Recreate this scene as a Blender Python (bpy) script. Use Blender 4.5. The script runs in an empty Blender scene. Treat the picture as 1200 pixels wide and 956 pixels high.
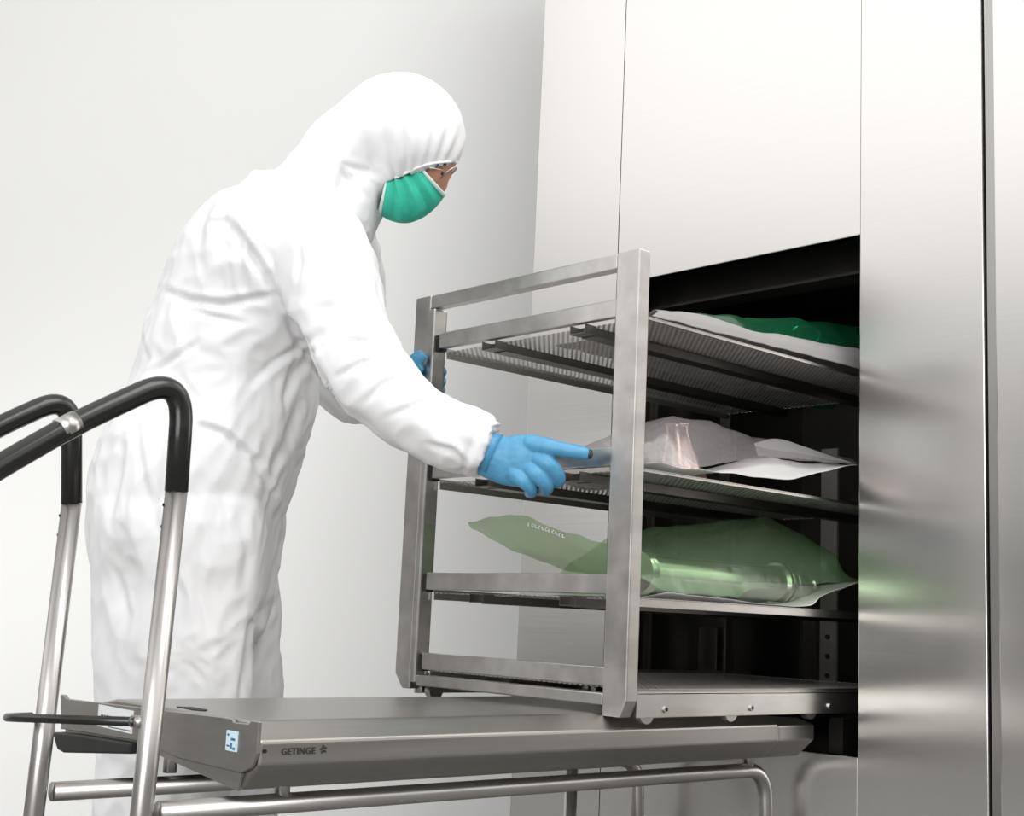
import bpy, bmesh, math, random
import numpy as np
from mathutils import Vector, Matrix, noise
random.seed(7)
C = bpy.context.scene.collection
SC = bpy.context.scene

# ------------------------------------------------------------------ camera
EYE = Vector((0, 0, 0.70)); F = 1564.77
YAW, PIT, ROL = math.radians(47.3115), math.radians(8.9409), math.radians(2.6133)
_f = Vector((-math.sin(YAW)*math.cos(PIT), math.cos(YAW)*math.cos(PIT), math.sin(PIT)))
_r = Vector((math.cos(YAW), math.sin(YAW), 0)); _u = _r.cross(_f)
CR = _r*math.cos(ROL) + _u*math.sin(ROL)
CU = -_r*math.sin(ROL) + _u*math.cos(ROL)
CF = _f
cam_data = bpy.data.cameras.new('camera'); cam = bpy.data.objects.new('camera', cam_data); C.objects.link(cam)
cam_data.sensor_fit = 'HORIZONTAL'; cam_data.sensor_width = 36; cam_data.lens = F*36/1200
cam_data.clip_start = 0.05
cam.matrix_world = Matrix(((CR.x, CU.x, -CF.x, EYE.x), (CR.y, CU.y, -CF.y, EYE.y), (CR.z, CU.z, -CF.z, EYE.z), (0, 0, 0, 1)))
SC.camera = cam

def at(x, y, axis, v):
    """point seen at photo pixel (x, y) on a world plane (axis x/y/z = v) or at distance d = v"""
    d = CR*((x-600)/F) - CU*((y-478)/F) + CF
    if axis == 'd': return EYE + d*v
    i = 'xyz'.index(axis)
    return EYE + d*((v-EYE[i])/d[i])

# ------------------------------------------------------------------ light
SC.view_settings.view_transform = 'Standard'; SC.view_settings.look = 'None'
SC.view_settings.exposure = 0.0; SC.view_settings.gamma = 1.0; SC.view_settings.use_curve_mapping = False
w = bpy.data.worlds.new('studio'); SC.world = w; w.use_nodes = True
nt = w.node_tree; nt.nodes.clear()
out = nt.nodes.new('ShaderNodeOutputWorld'); bg = nt.nodes.new('ShaderNodeBackground')
tc = nt.nodes.new('ShaderNodeTexCoord'); sep = nt.nodes.new('ShaderNodeSeparateXYZ'); rp = nt.nodes.new('ShaderNodeValToRGB')
nt.links.new(tc.outputs['Generated'], sep.inputs[0]); nt.links.new(sep.outputs['Z'], rp.inputs[0])
nt.links.new(rp.outputs[0], bg.inputs[0]); nt.links.new(bg.outputs[0], out.inputs[0])
mr = nt.nodes.new('ShaderNodeMapRange'); mr.inputs['From Min'].default_value = -.3; mr.inputs['From Max'].default_value = .7
nt.links.new(sep.outputs['Z'], mr.inputs['Value']); nt.links.new(mr.outputs[0], rp.inputs[0])
els = rp.color_ramp.elements
STOPS = [(-.3, .16), (-.08, .17), (0, .27), (.09, .46), (.17, .72), (.25, 1.30), (.33, 1.9), (.45, 2.1), (.7, 1.1)]
while len(els) < len(STOPS): els.new(.5)
for el, (z_, v_) in zip(els, STOPS): el.position = z_+.3; el.color = (v_, v_*.99, v_*(.965 if v_ < .6 else .985), 1)
bg.inputs[1].default_value = 0.80

def area(name, loc, target, sx, sy, power):
    l = bpy.data.lights.new(name, 'AREA'); l.shape = 'RECTANGLE'; l.size = sx; l.size_y = sy; l.energy = power
    o = bpy.data.objects.new(name, l); C.objects.link(o); o.location = loc
    o.rotation_euler = (Vector(target)-Vector(loc)).to_track_quat('-Z', 'Y').to_euler()
    return o
area('softbox_overhead', (-1.6, 0.2, 3.8), (-1.9, 1.2, 0.8), 2.6, 2.0, 6)
area('softbox_key', (0.4, -2.0, 1.35), (-2.0, 1.3, 0.6), 2.2, 2.2, 72)
area('wall_fill_side', (-0.2, 1.25, 2.9), (-2.9, 2.5, 0.9), 1.4, 1.4, 30)  # added fill, brightens the backdrop beside the cabinet
_hf = Vector((CF.x, CF.y, 0)).normalized(); _hr = Vector((_hf.y, -_hf.x, 0))
low = area('wall_fill_low', _hf*2.6-_hr*1.75+Vector((0, 0, 1.0)), _hf*3.85-_hr*.8+Vector((0, 0, .15)), 1.0, .8, 2.6); low.data.spread = math.radians(115)  # added out-of-frame fill for the lower backdrop, spread kept off the panels

# ------------------------------------------------------------------ materials
def mat(name, col, rough=0.5, metal=0.0, **kw):
    m = bpy.data.materials.new(name); m.use_nodes = True
    b = m.node_tree.nodes['Principled BSDF']
    b.inputs['Base Color'].default_value = (*col, 1); b.inputs['Roughness'].default_value = rough
    b.inputs['Metallic'].default_value = metal
    for k, v in kw.items(): b.inputs[k.replace('_', ' ')].default_value = v
    return m
def add_noise(m, scale, vecscale=(1, 1, 1), bump=0.0, dist=0.01, rough=None, col=None, detail=4, coord='Object'):
    n = m.node_tree; b = n.nodes['Principled BSDF']
    t = n.nodes.new('ShaderNodeTexCoord'); mp = n.nodes.new('ShaderNodeMapping'); mp.inputs['Scale'].default_value = vecscale
    nz = n.nodes.new('ShaderNodeTexNoise'); nz.inputs['Scale'].default_value = scale; nz.inputs['Detail'].default_value = detail
    n.links.new(t.outputs[coord], mp.inputs[0]); n.links.new(mp.outputs[0], nz.inputs['Vector'])
    if bump:
        bp = n.nodes.new('ShaderNodeBump'); bp.inputs['Strength'].default_value = bump; bp.inputs['Distance'].default_value = dist
        n.links.new(nz.outputs['Fac'], bp.inputs['Height'])
        n.links.new(bp.outputs[0], b.inputs['Normal'])
    if rough:
        mr = n.nodes.new('ShaderNodeMapRange'); mr.inputs['To Min'].default_value = rough[0]; mr.inputs['To Max'].default_value = rough[1]
        n.links.new(nz.outputs['Fac'], mr.inputs['Value']); n.links.new(mr.outputs[0], b.inputs['Roughness'])
    if col:
        cr = n.nodes.new('ShaderNodeValToRGB'); cr.color_ramp.elements[0].position = .3; cr.color_ramp.elements[1].position = .7
        cr.color_ramp.elements[0].color = (*col[0], 1); cr.color_ramp.elements[1].color = (*col[1], 1)
        n.links.new(nz.outputs['Fac'], cr.inputs[0]); n.links.new(cr.outputs[0], b.inputs['Base Color'])
    return m
def brushed(m, an, rot):
    n = m.node_tree; b = n.nodes['Principled BSDF']; b.inputs['Anisotropic'].default_value = an; b.inputs['Anisotropic Rotation'].default_value = rot
    cv = n.nodes.new('ShaderNodeCombineXYZ'); cv.inputs[2].default_value = 1.0; n.links.new(cv.outputs[0], b.inputs['Tangent']); return m
# brushed along the horizontal: grain stretched in X and Y, fine in Z
M = {}
M['panel'] = add_noise(mat('brushed_panel_steel', (.66, .645, .62), .24, 1.0), 60, (.06, .06, 5), rough=(.19, .24), col=((.66, .645, .62), (.675, .66, .636)))
brushed(M['panel'], .6, .25)
M['steel'] = add_noise(mat('satin_steel', (.60, .58, .555), .30, 1.0), 25, (1, .3, 1), rough=(.24, .40), col=((.52, .50, .475), (.66, .64, .62)))
M['dock'] = add_noise(mat('ground_steel_sheet', (.44, .42, .39), .38, 1.0), 30, (.5, .08, 3), rough=(.32, .42), col=((.38, .365, .34), (.43, .415, .39)))
M['tube'] = add_noise(mat('satin_tube_steel', (.48, .462, .445), .30, 1.0), 30, (1, 1, 1), rough=(.27, .36))
M['tray'] = add_noise(mat('tray_steel', (.50, .48, .455), .34, 1.0), 30, (1, 1, 1), rough=(.3, .4))
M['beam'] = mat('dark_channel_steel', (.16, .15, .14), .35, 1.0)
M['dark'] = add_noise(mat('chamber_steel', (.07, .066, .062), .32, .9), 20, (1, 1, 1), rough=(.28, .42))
M['strip'] = mat('grey_strip_steel', (.40, .39, .375), .3, 1.0)
M['upright'] = mat('chamber_upright_steel', (.48, .46, .44), .4, .9)
M['black'] = mat('black_rubber', (.012, .012, .011), .22, 0, Specular_IOR_Level=.55)
M['bumper'] = mat('black_plastic', (.012, .012, .012), .5)
M['hole'] = mat('dark_recess', (.01, .01, .01), .6)
M['white'] = mat('white_print_label', (.85, .87, .88), .5)
M['ink'] = mat('black_ink', (.03, .03, .03), .5)
M['blueink'] = mat('blue_ink', (.05, .16, .30), .5)
M['paleblue'] = mat('pale_blue_label', (.62, .80, .88), .5)
M['wall'] = add_noise(mat('painted_backdrop', (.815, .815, .80), .85), 2.0, col=((.81, .81, .795), (.82, .82, .805)))
M['floor'] = add_noise(mat('grey_vinyl_floor', (.19, .186, .178), .45), 3.0, col=((.18, .176, .168), (.20, .196, .188)), rough=(.4, .5))
M['suit'] = add_noise(mat('white_nonwoven_fabric', (.85, .85, .858), .75, 0), 11, (1, 1, .6), bump=.55, dist=.006, detail=7)
_nz = [q_ for q_ in M['suit'].node_tree.nodes if q_.type == 'TEX_NOISE'][0]; _nz.noise_type = 'RIDGED_MULTIFRACTAL'; _nz.inputs['Distortion'].default_value = .6
M['glove'] = add_noise(mat('blue_nitrile', (.08, .33, .55), .45), 90, bump=.25, dist=.002, col=((.07, .29, .50), (.10, .35, .57)))
M['mask'] = add_noise(mat('green_mask_cloth', (.03, .52, .36), .7), 60, bump=.2, dist=.002, col=((.03, .48, .33), (.045, .55, .39)))
M['maskband'] = mat('pale_mask_band', (.72, .86, .83), .7)
M['skin'] = add_noise(mat('skin', (.62, .30, .20), .5), 30, col=((.56, .25, .16), (.66, .33, .23)))
M['hair'] = mat('dark_brown_brow', (.05, .03, .02), .7)
M['eyew'] = mat('eye_white', (.8, .78, .75), .3)
M['shoe'] = mat('white_overshoe', (.85, .85, .85), .6)
M['paper'] = add_noise(mat('white_pouch_paper', (.62, .61, .60), .8), 40, bump=.15, dist=.002)
M['shade_grey_paper'] = add_noise(mat('shade_grey_pouch_paper', (.32, .31, .305), .8), 40, bump=.15, dist=.002)  # top pouch's white paper with its shading put into the colour; flap shares it
M['instrument'] = mat('polished_steel', (.66, .65, .63), .2, 1.0)
M['funnel'] = add_noise(mat('warm_spun_metal', (.62, .50, .45), .22, 1.0), 60, (1, 1, .1), rough=(.15, .3))

def film(name, tint, glossw=.18, body=(.1, .3, .15), bodyw=.15):
    m = bpy.data.materials.new(name); m.use_nodes = True; n = m.node_tree; n.nodes.clear()
    o = n.nodes.new('ShaderNodeOutputMaterial'); t = n.nodes.new('ShaderNodeBsdfTransparent'); t.inputs[0].default_value = (*tint, 1)
    g = n.nodes.new('ShaderNodeBsdfGlossy'); g.inputs['Roughness'].default_value = .2; g.inputs[0].default_value = (.9, .95, .9, 1)
    d = n.nodes.new('ShaderNodeBsdfDiffuse'); d.inputs[0].default_value = (*body, 1)
    fr = n.nodes.new('ShaderNodeLayerWeight'); fr.inputs[0].default_value = .25
    m1 = n.nodes.new('ShaderNodeMixShader'); m1.inputs[0].default_value = bodyw
    m2 = n.nodes.new('ShaderNodeMixShader')
    ma = n.nodes.new('ShaderNodeMath'); ma.operation = 'MULTIPLY_ADD'; ma.inputs[1].default_value = glossw; ma.inputs[2].default_value = .02
    nz = n.nodes.new('ShaderNodeTexNoise'); nz.inputs['Scale'].default_value = 35; bp = n.nodes.new('ShaderNodeBump'); bp.inputs['Strength'].default_value = .22; bp.inputs['Distance'].default_value = .01
    tcn = n.nodes.new('ShaderNodeTexCoord'); n.links.new(tcn.outputs['Object'], nz.inputs['Vector']); n.links.new(nz.outputs['Fac'], bp.inputs['Height'])
    n.links.new(bp.outputs[0], g.inputs['Normal']); n.links.new(fr.outputs['Facing'], ma.inputs[0])
    n.links.new(t.outputs[0], m1.inputs[1]); n.links.new(d.outputs[0], m1.inputs[2])
    n.links.new(m1.outputs[0], m2.inputs[1]); n.links.new(g.outputs[0], m2.inputs[2]); n.links.new(ma.outputs[0], m2.inputs[0])
    n.links.new(m2.outputs[0], o.inputs[0]); return m
M['greenfilm'] = film('green_pouch_film', (.70, .86, .66), .2, (.31, .45, .27), .18)
M['flapfilm'] = film('doubled_green_pouch_film', (.66, .80, .60), .12, (.36, .47, .28), .48)
M['darkgreenfilm'] = film('deep_green_pouch_film', (.15, .62, .32), .35, (.02, .27, .12), .22)
M['greyfilm'] = film('clear_grey_pouch_film', (.86, .83, .84), .3, (.62, .57, .58), .28)
M['lens'] = film('spectacle_lens', (.9, .92, .92), .3, (.5, .5, .5), .05)

def perforate(m, pitch, rad):
    """real round holes punched on a diagonal grid through the sheet"""
    n = m.node_tree; b = n.nodes['Principled BSDF']; o = [x for x in n.nodes if x.type == 'OUTPUT_MATERIAL'][0]
    def mth(op, a, bb=None, c=None):
        q = n.nodes.new('ShaderNodeMath'); q.operation = op
        for i, v in enumerate((a, bb, c)):
            if v is None: continue
            if isinstance(v, (int, float)): q.inputs[i].default_value = v
            else: n.links.new(v, q.inputs[i])
        return q.outputs[0]
    t = n.nodes.new('ShaderNodeTexCoord'); s = n.nodes.new('ShaderNodeSeparateXYZ'); n.links.new(t.outputs['Object'], s.inputs[0])
    x, y = s.outputs['X'], s.outputs['Y']
    u = mth('FRACT', mth('DIVIDE', mth('ADD', x, y), pitch)); v = mth('FRACT', mth('DIVIDE', mth('SUBTRACT', x, y), pitch))
    du = mth('SUBTRACT', u, .5); dv = mth('SUBTRACT', v, .5)
    r2 = mth('ADD', mth('MULTIPLY', mth('MULTIPLY', du, du), .72), mth('MULTIPLY', dv, dv))
    hole = mth('LESS_THAN', r2, rad*rad)
    tr = n.nodes.new('ShaderNodeBsdfTransparent'); mx = n.nodes.new('ShaderNodeMixShader')
    n.links.new(hole, mx.inputs[0]); n.links.new(b.outputs[0], mx.inputs[1]); n.links.new(tr.outputs[0], mx.inputs[2]); n.links.new(mx.outputs[0], o.inputs[0])
M['perf'] = add_noise(mat('perforated_tray_steel', (.70, .68, .66), .38, .6), 30, rough=(.32, .42)); perforate(M['perf'], .0120, .37)

# ------------------------------------------------------------------ helpers
def obj(name, bm, m, parent=None, smooth=False, bevel=0.0):
    me = bpy.data.meshes.new(name)
    bmesh.ops.recalc_face_normals(bm, faces=bm.faces[:])
    bm.to_mesh(me); bm.free()
    for p in me.polygons: p.use_smooth = smooth
    o = bpy.data.objects.new(name, me); C.objects.link(o)
    if m is not None:
        for mm in (m if isinstance(m, (list, tuple)) else [m]): me.materials.append(mm)
    if parent:
        o.parent = parent
        o.matrix_parent_inverse = WM(parent).inverted()
    if bevel:
        bv = o.modifiers.new('bevel', 'BEVEL'); bv.width = bevel; bv.segments = 2; bv.limit_method = 'ANGLE'
    return o
def WM(o):
    m = Matrix.LocRotScale(o.location, o.rotation_euler, o.scale)
    return (WM(o.parent) @ o.matrix_parent_inverse @ m) if o.parent else m
def thing(name, label, cat, loc, group=None):
    o = bpy.data.objects.new(name, None); C.objects.link(o); o.location = loc; o.empty_display_size = .05
    o['label'] = label; o['category'] = cat
    if group: o['group'] = group
    return o
def tag(o, label, cat, group=None):
    o['label'] = label; o['category'] = cat
    if group: o['group'] = group
    return o
def struct(o): o['kind'] = 'structure'; return o
def box(bm, x0, x1, y0, y1, z0, z1):
    vs = [bm.verts.new((x, y, z)) for z in (z0, z1) for y in (y0, y1) for x in (x0, x1)]
    for q in ((0, 1, 3, 2), (4, 6, 7, 5), (0, 4, 5, 1), (2, 3, 7, 6), (0, 2, 6, 4), (1, 5, 7, 3)): bm.faces.new([vs[i] for i in q])
    return bm
def B(*a):
    bm = bmesh.new()
    for q in ([a] if not isinstance(a[0], (tuple, list)) else a): box(bm, *q)
    return bm
def prism(bm, pts, axis, a, b):
    """polygon pts (two coords, order of the remaining axes) extruded along axis from a to b"""
    def P(p, v):
        if axis == 'x': return (v, p[0], p[1])
        if axis == 'y': return (p[0], v, p[1])
        return (p[0], p[1], v)
    A = [bm.verts.new(P(p, a)) for p in pts]; Bv = [bm.verts.new(P(p, b)) for p in pts]
    bm.faces.new(A); bm.faces.new(Bv[::-1])
    for i in range(len(pts)):
        j = (i+1) % len(pts); bm.faces.new([A[i], Bv[i], Bv[j], A[j]])
    return bm
def catmull(P, k=6):
    """P: list of numpy rows; returns smooth resampling"""
    P = [np.array(p, float) for p in P]; Q = [2*P[0]-P[1]]+P+[2*P[-1]-P[-2]]; o = []
    for i in range(1, len(Q)-2):
        a, b, c, d = Q[i-1:i+3]
        for t in np.linspace(0, 1, k, endpoint=False):
            o.append(.5*((2*b)+(c-a)*t+(2*a-5*b+4*c-d)*t*t+(3*b-a-3*c+d)*t**3))
    o.append(P[-1]); return o
def tube(bm, pts, rad, n=16, k=1, side=None):
    """swept tube; rad float, or rows (r_inplane, r_depth) per point, side = fixed depth direction"""
    rows = []
    for i, p in enumerate(pts):
        r = rad[i] if isinstance(rad, (list, tuple)) else rad
        if not isinstance(r, (list, tuple)): r = (r, r)
        rows.append([*p, *r])
    if k > 1: rows = catmull(rows, k)
    rows = [np.array(r, float) for r in rows]
    rings = []; prev = None
    for i, r in enumerate(rows):
        p = Vector(r[:3]); t = (Vector(rows[min(i+1, len(rows)-1)][:3])-Vector(rows[max(i-1, 0)][:3])).normalized()
        s = side if side is not None else (prev if prev is not None else (Vector((0, 0, 1)) if abs(t.z) < .9 else Vector((1, 0, 0))))
        s = (s-t*s.dot(t)).normalized(); prev = s; a = t.cross(s)
        rings.append([bm.verts.new(p+a*(r[3]*math.cos(2*math.pi*j/n))+s*(r[4]*math.sin(2*math.pi*j/n))) for j in range(n)])
    for A, Bq in zip(rings, rings[1:]):
        for j in range(n): bm.faces.new([A[j], A[(j+1) % n], Bq[(j+1) % n], Bq[j]])
    bm.faces.new(rings[0][::-1]); bm.faces.new(rings[-1])
    return bm
def ball(bm, c, ax):
    """ellipsoid: ax = three vectors"""
    g = bmesh.ops.create_icosphere(bm, subdivisions=4, radius=1.0)
    for v in g['verts']: v.co = Vector(c)+ax[0]*v.co.x+ax[1]*v.co.y+ax[2]*v.co.z
    return bm
def fillet(pts, r, k=8):
    """round the inner corners of a polyline"""
    P = [Vector(p) for p in pts]; o = [P[0]]
    for i in range(1, len(P)-1):
        a = (P[i-1]-P[i]); b = (P[i+1]-P[i]); rr = min(r, a.length*.48, b.length*.48)
        a = P[i]+a.normalized()*rr; b = P[i]+b.normalized()*rr
        for t in np.linspace(0, 1, k): o.append(a*(1-t)**2+P[i]*2*t*(1-t)+b*t*t)
    o.append(P[-1]); return o
def grid(bm, f, nu, nv):
    V = [[bm.verts.new(f(i/nu, j/nv)) for j in range(nv+1)] for i in range(nu+1)]
    for i in range(nu):
        for j in range(nv): bm.faces.new([V[i][j], V[i+1][j], V[i+1][j+1], V[i][j+1]])
    return bm
def remeshed(bm, voxel, smooth=4):
    me = bpy.data.meshes.new('tmp'); bm.to_mesh(me); bm.free()
    o = bpy.data.objects.new('tmp', me); C.objects.link(o)
    m = o.modifiers.new('r', 'REMESH'); m.mode = 'VOXEL'; m.voxel_size = voxel; m.use_smooth_shade = True
    s = o.modifiers.new('s', 'SMOOTH'); s.iterations = smooth; s.factor = .5
    dg = bpy.context.evaluated_depsgraph_get(); res = bpy.data.meshes.new_from_object(o.evaluated_get(dg))
    bpy.data.objects.remove(o); bpy.data.meshes.remove(me)
    return res
def from_mesh(name, me, m, parent):
    o = bpy.data.objects.new(name, me); me.name = name; C.objects.link(o); me.materials.clear(); me.materials.append(m)
    for p in me.polygons: p.use_smooth = True
    if parent: o.parent = parent; o.matrix_parent_inverse = WM(parent).inverted()
    return o
def text_obj(name, s, size, loc, ex, ey, m, parent, bold=0.0, depth=.0004):
    """lettering lying in the plane of ex (reading direction) and ey (up)"""
    cu = bpy.data.curves.new(name, 'FONT'); cu.body = s; cu.size = size; cu.extrude = depth; cu.offset = bold; cu.space_character = 1.12
    o = bpy.data.objects.new('tmp', cu); C.objects.link(o)
    dg = bpy.context.evaluated_depsgraph_get(); me = bpy.data.meshes.new_from_object(o.evaluated_get(dg))
    bpy.data.objects.remove(o)
    ez = ex.cross(ey)
    me.transform(Matrix(((ex.x, ey.x, ez.x, loc[0]), (ex.y, ey.y, ez.y, loc[1]), (ex.z, ey.z, ez.z, loc[2]), (0, 0, 0, 1))))
    o = from_mesh(name, me, m, parent)
    for p in me.polygons: p.use_smooth = False
    return o

# ------------------------------------------------------------------ room
fd = Vector((CF.x, CF.y, 0)).normalized(); rd = Vector((fd.y, -fd.x, 0))
def G(a, b, z): v = fd*a+rd*b; return (v.x, v.y, z)
DW = 3.85
bm = bmesh.new()
prof = [(DW, 5.0), (DW, .05)]+[(DW-.05+.05*math.cos(t), .05-.05*math.sin(t)) for t in np.linspace(0.2, math.pi/2, 7)]
rowL = [bm.verts.new(G(a, -6, z)) for a, z in prof]; rowR = [bm.verts.new(G(a, 6, z)) for a, z in prof]
for i in range(len(prof)-1): bm.faces.new([rowL[i], rowR[i], rowR[i+1], rowL[i+1]])
q = [bm.verts.new(G(DW+.1, b, z)) for b, z in ((-6, 0), (6, 0), (6, 5), (-6, 5))]; bm.faces.new(q)
struct(obj('wall_back', bm, M['wall'], smooth=True))
bm = bmesh.new(); vs = [bm.verts.new(G(a, b, z)) for z in (-.1, 0) for a, b in ((-6, -6), (-6, 6), (DW-.1, 6), (DW-.1, -6))]
for q in ((0, 1, 2, 3), (4, 7, 6, 5), (0, 4, 5, 1), (1, 5, 6, 2), (2, 6, 7, 3), (3, 7, 4, 0)): bm.faces.new([vs[i] for i in q])
struct(obj('floor', bm, M['floor']))

# ------------------------------------------------------------------ cabinet with the open chamber
YC = 2.12; TOP = 2.75
XL, XR = -1.974, -1.352; ZB, ZT = .486, 1.443; CXL = -2.247
cab = thing('steam_sterilizer', 'tall brushed steel sterilizer cabinet with an open dark chamber at right', 'sterilizer', (-1.6, YC, 0))
g = .0025
def panel(name, x0, x1, z0, z1, y0=YC, th=.02):
    return obj(name, B(x0+g/2, x1-g/2, y0, y0+th, z0, z1), M['panel'], cab, bevel=.0015)
panel('side_panel', CXL, XL, 0.01, TOP)
panel('door_panel', XL, XR, ZT, TOP)
panel('lower_panel', XL, XR, 0.01, ZB-.002)
panel('side_panel', XR, -1.1035, 0.01, TOP, YC-.004, .024)
obj('corner_strip', B(-1.1022, -1.0848, YC+.003, YC+.023, .01, TOP), M['strip'], cab, bevel=.001)
panel('service_panel', -1.0845, -.50, 0.01, TOP, YC-.004, .024)
obj('cabinet_body', B((CXL+.002, CXL+.02, YC+.021, 2.98, .01, TOP), (-.52, -.50, YC+.021, 2.98, .01, TOP), (CXL+.002, -.50, 2.96, 2.98, .01, TOP), (CXL+.002, -.50, YC+.021, 2.96, TOP-.02, TOP),
    (CXL+.02, XL-.045, YC+.022, YC+.03, .01, TOP-.02), (XR+.045, -.52, YC+.022, YC+.03, .01, TOP-.02)), M['dark'], cab)
# chamber
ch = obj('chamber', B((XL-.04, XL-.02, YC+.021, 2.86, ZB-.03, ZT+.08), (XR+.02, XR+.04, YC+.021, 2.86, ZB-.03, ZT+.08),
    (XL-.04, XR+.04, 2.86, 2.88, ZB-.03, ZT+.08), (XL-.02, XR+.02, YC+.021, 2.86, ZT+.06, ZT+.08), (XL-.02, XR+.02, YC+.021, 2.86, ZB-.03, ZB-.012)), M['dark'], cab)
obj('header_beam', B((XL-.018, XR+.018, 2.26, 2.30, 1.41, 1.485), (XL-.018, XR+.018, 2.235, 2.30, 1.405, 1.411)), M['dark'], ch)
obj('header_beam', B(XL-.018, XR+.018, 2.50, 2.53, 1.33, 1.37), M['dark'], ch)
for y0, y1, mm in ((2.175, 2.185, 'upright'), (2.20, 2.207, 'upright'), (2.225, 2.24, 'dark'), (2.28, 2.36, 'upright')):
    obj('wall_guide', B(XL-.019, XL-.008, y0, y1, ZB+.05, ZT-.02 if mm == 'upright' else ZT), M['upright' if y1 < 2.21 else 'beam'], ch)
x0 = at(962, 600, 'y', 2.74).x; x1 = at(981, 600, 'y', 2.74).x
up = obj('guide_upright', B(x0, x1, 2.74, 2.748, .545, 1.14), M['upright'], ch)
for z in (.60, .645, .69): obj('fixing_hole', tube(bmesh.new(), [((x0+x1)/2, 2.741, z), ((x0+x1)/2, 2.737, z)], .006), M['hole'], up)
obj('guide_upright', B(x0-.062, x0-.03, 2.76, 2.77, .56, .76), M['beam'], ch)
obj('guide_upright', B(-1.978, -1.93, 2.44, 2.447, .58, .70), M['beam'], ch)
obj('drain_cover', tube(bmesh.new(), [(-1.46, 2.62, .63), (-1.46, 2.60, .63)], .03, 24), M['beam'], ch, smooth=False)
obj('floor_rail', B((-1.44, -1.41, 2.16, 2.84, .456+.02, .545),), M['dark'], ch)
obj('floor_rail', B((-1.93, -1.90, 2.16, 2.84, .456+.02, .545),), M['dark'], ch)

# ------------------------------------------------------------------ loading trolley with handles
tr = thing('loading_trolley', 'steel loading trolley with black bow handles docked to the sterilizer', 'trolley', (-1.65, 1.4, 0))
NX, FX, TY = -1.51, -1.805, .828; R1 = .0138
# deck shell: cross-section in X,Z swept along Y
E0, E1 = .920, 2.085
sec = [(-1.452, .561), (-1.420, .538), (-1.420, .510), (-1.455, .478), (-1.47, .478), (-1.50, .50), (-1.88, .50), (-1.91, .478), (-1.955, .498), (-1.955, .535), (-1.80, .561)]
deck = obj('deck', prism(bmesh.new(), sec, 'y', E0, E1-.11), M['dock'], tr, bevel=.003)
obj('deck_nose', prism(bmesh.new(), [(-1.455, .545), (-1.420, .536), (-1.420, .510), (-1.455, .478), (-1.88, .50), (-1.93, .50), (-1.93, .53)], 'y', E1-.109, E1), M['dock'], tr, bevel=.003)
obj('docking_block', B((-1.50, -1.462, 1.66, 1.72, .5462, .563),), M['dock'], deck)
# end plate
ep = obj('end_plate', prism(bmesh.new(), [(-1.418, .5625), (-1.436, .5625), (-1.44, .558), (-1.475, .557), (-1.48, .561), (-1.50, .561), (-1.945, .551), (-1.955, .556), (-1.968, .556), (-1.955, .506), (-1.72, .511), (-1.60, .500), (-1.45, .498), (-1.428, .507), (-1.418, .525)], 'y', E0-.006, E0-.0005), M['dock'], tr, bevel=.0012)
obj('handle_slot', prism(bmesh.new(), [(-1.655, .935), (-1.60, .930), (-1.585, .939), (-1.60, .950), (-1.645, .952)], 'z', .5612, .5622), M['hole'], deck)
obj('lower_lip', prism(bmesh.new(), [(-1.45, .4975), (-1.60, .4995), (-1.70, .5095), (-1.70, .503), (-1.458, .476)], 'y', E0-.004, E0-.0005), M['dock'], tr)
obj('bumper', prism(bmesh.new(), [(-1.972, .500), (-1.90, .504), (-1.725, .508), (-1.725, .493), (-1.93, .474), (-1.95, .477)], 'y', E0-.012, E0+.20), M['bumper'], tr, bevel=.003)
lb = obj('label_plate', prism(bmesh.new(), [(-1.837, .551), (-1.733, .550), (-1.733, .519), (-1.837, .521)], 'y', E0-.0075, E0-.0062), M['white'], ep)
bm = bmesh.new(); rx = random.Random(3); x = -1.826
for wd in (.006, .003, .005, .004, .007, .004, .008, .004, .009):
    box(bm, x, x+wd, E0-.0081, E0-.0076, .530+rx.random()*.003-.001, .538); x += wd+.0035
for i in range(12): box(bm, -1.80+i*.0055, -1.797+i*.0055, E0-.0081, E0-.0076, .522, .5235)
obj('print', bm, M['ink'], lb)
lb = obj('label_plate', B(-1.487, -1.461, E0-.0075, E0-.0062, .522, .5465), M['paleblue'], ep); lb['label'] = 'pale blue label'
obj('print', B((-1.476, -1.472, E0-.0081, E0-.0076, .525, .532), (-1.484, -1.478, E0-.0081, E0-.0076, .527, .529), (-1.475, -1.466, E0-.0081, E0-.0076, .535, .538), (-1.484, -1.48, E0-.0081, E0-.0076, .54, .5425), (-1.47, -1.465, E0-.0081, E0-.0076, .524, .527)), M['blueink'], lb)
obj('screw', tube(bmesh.new(), [(-1.4195, E0+.006, .527), (-1.4175, E0+.006, .527)], .0025, 10), M['hole'], deck)
# maker's lettering on the near side
ltr = text_obj('lettering', 'GETINGE', .0112, at(330, 884.5, 'x', -1.4193), Vector((0, 1, 0)), Vector((0, 0, 1)), M['ink'], deck, bold=.0002)
bm = bmesh.new(); c = at(379.5, 878, 'x', -1.419)
for k in range(5):
    a = math.radians(90+72*k+10); d = Vector((0, math.cos(a), math.sin(a))); n_ = Vector((0, -math.sin(a), math.cos(a)))
    P = [c+d*.0010, c+d*.0034+n_*.0016, c+d*.0058, c+d*.0034-n_*.0016]
    prism(bm, [(p.y, p.z) for p in P], 'x', -1.4202, -1.4188)
obj('emblem', bm, M['ink'], deck)
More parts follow.
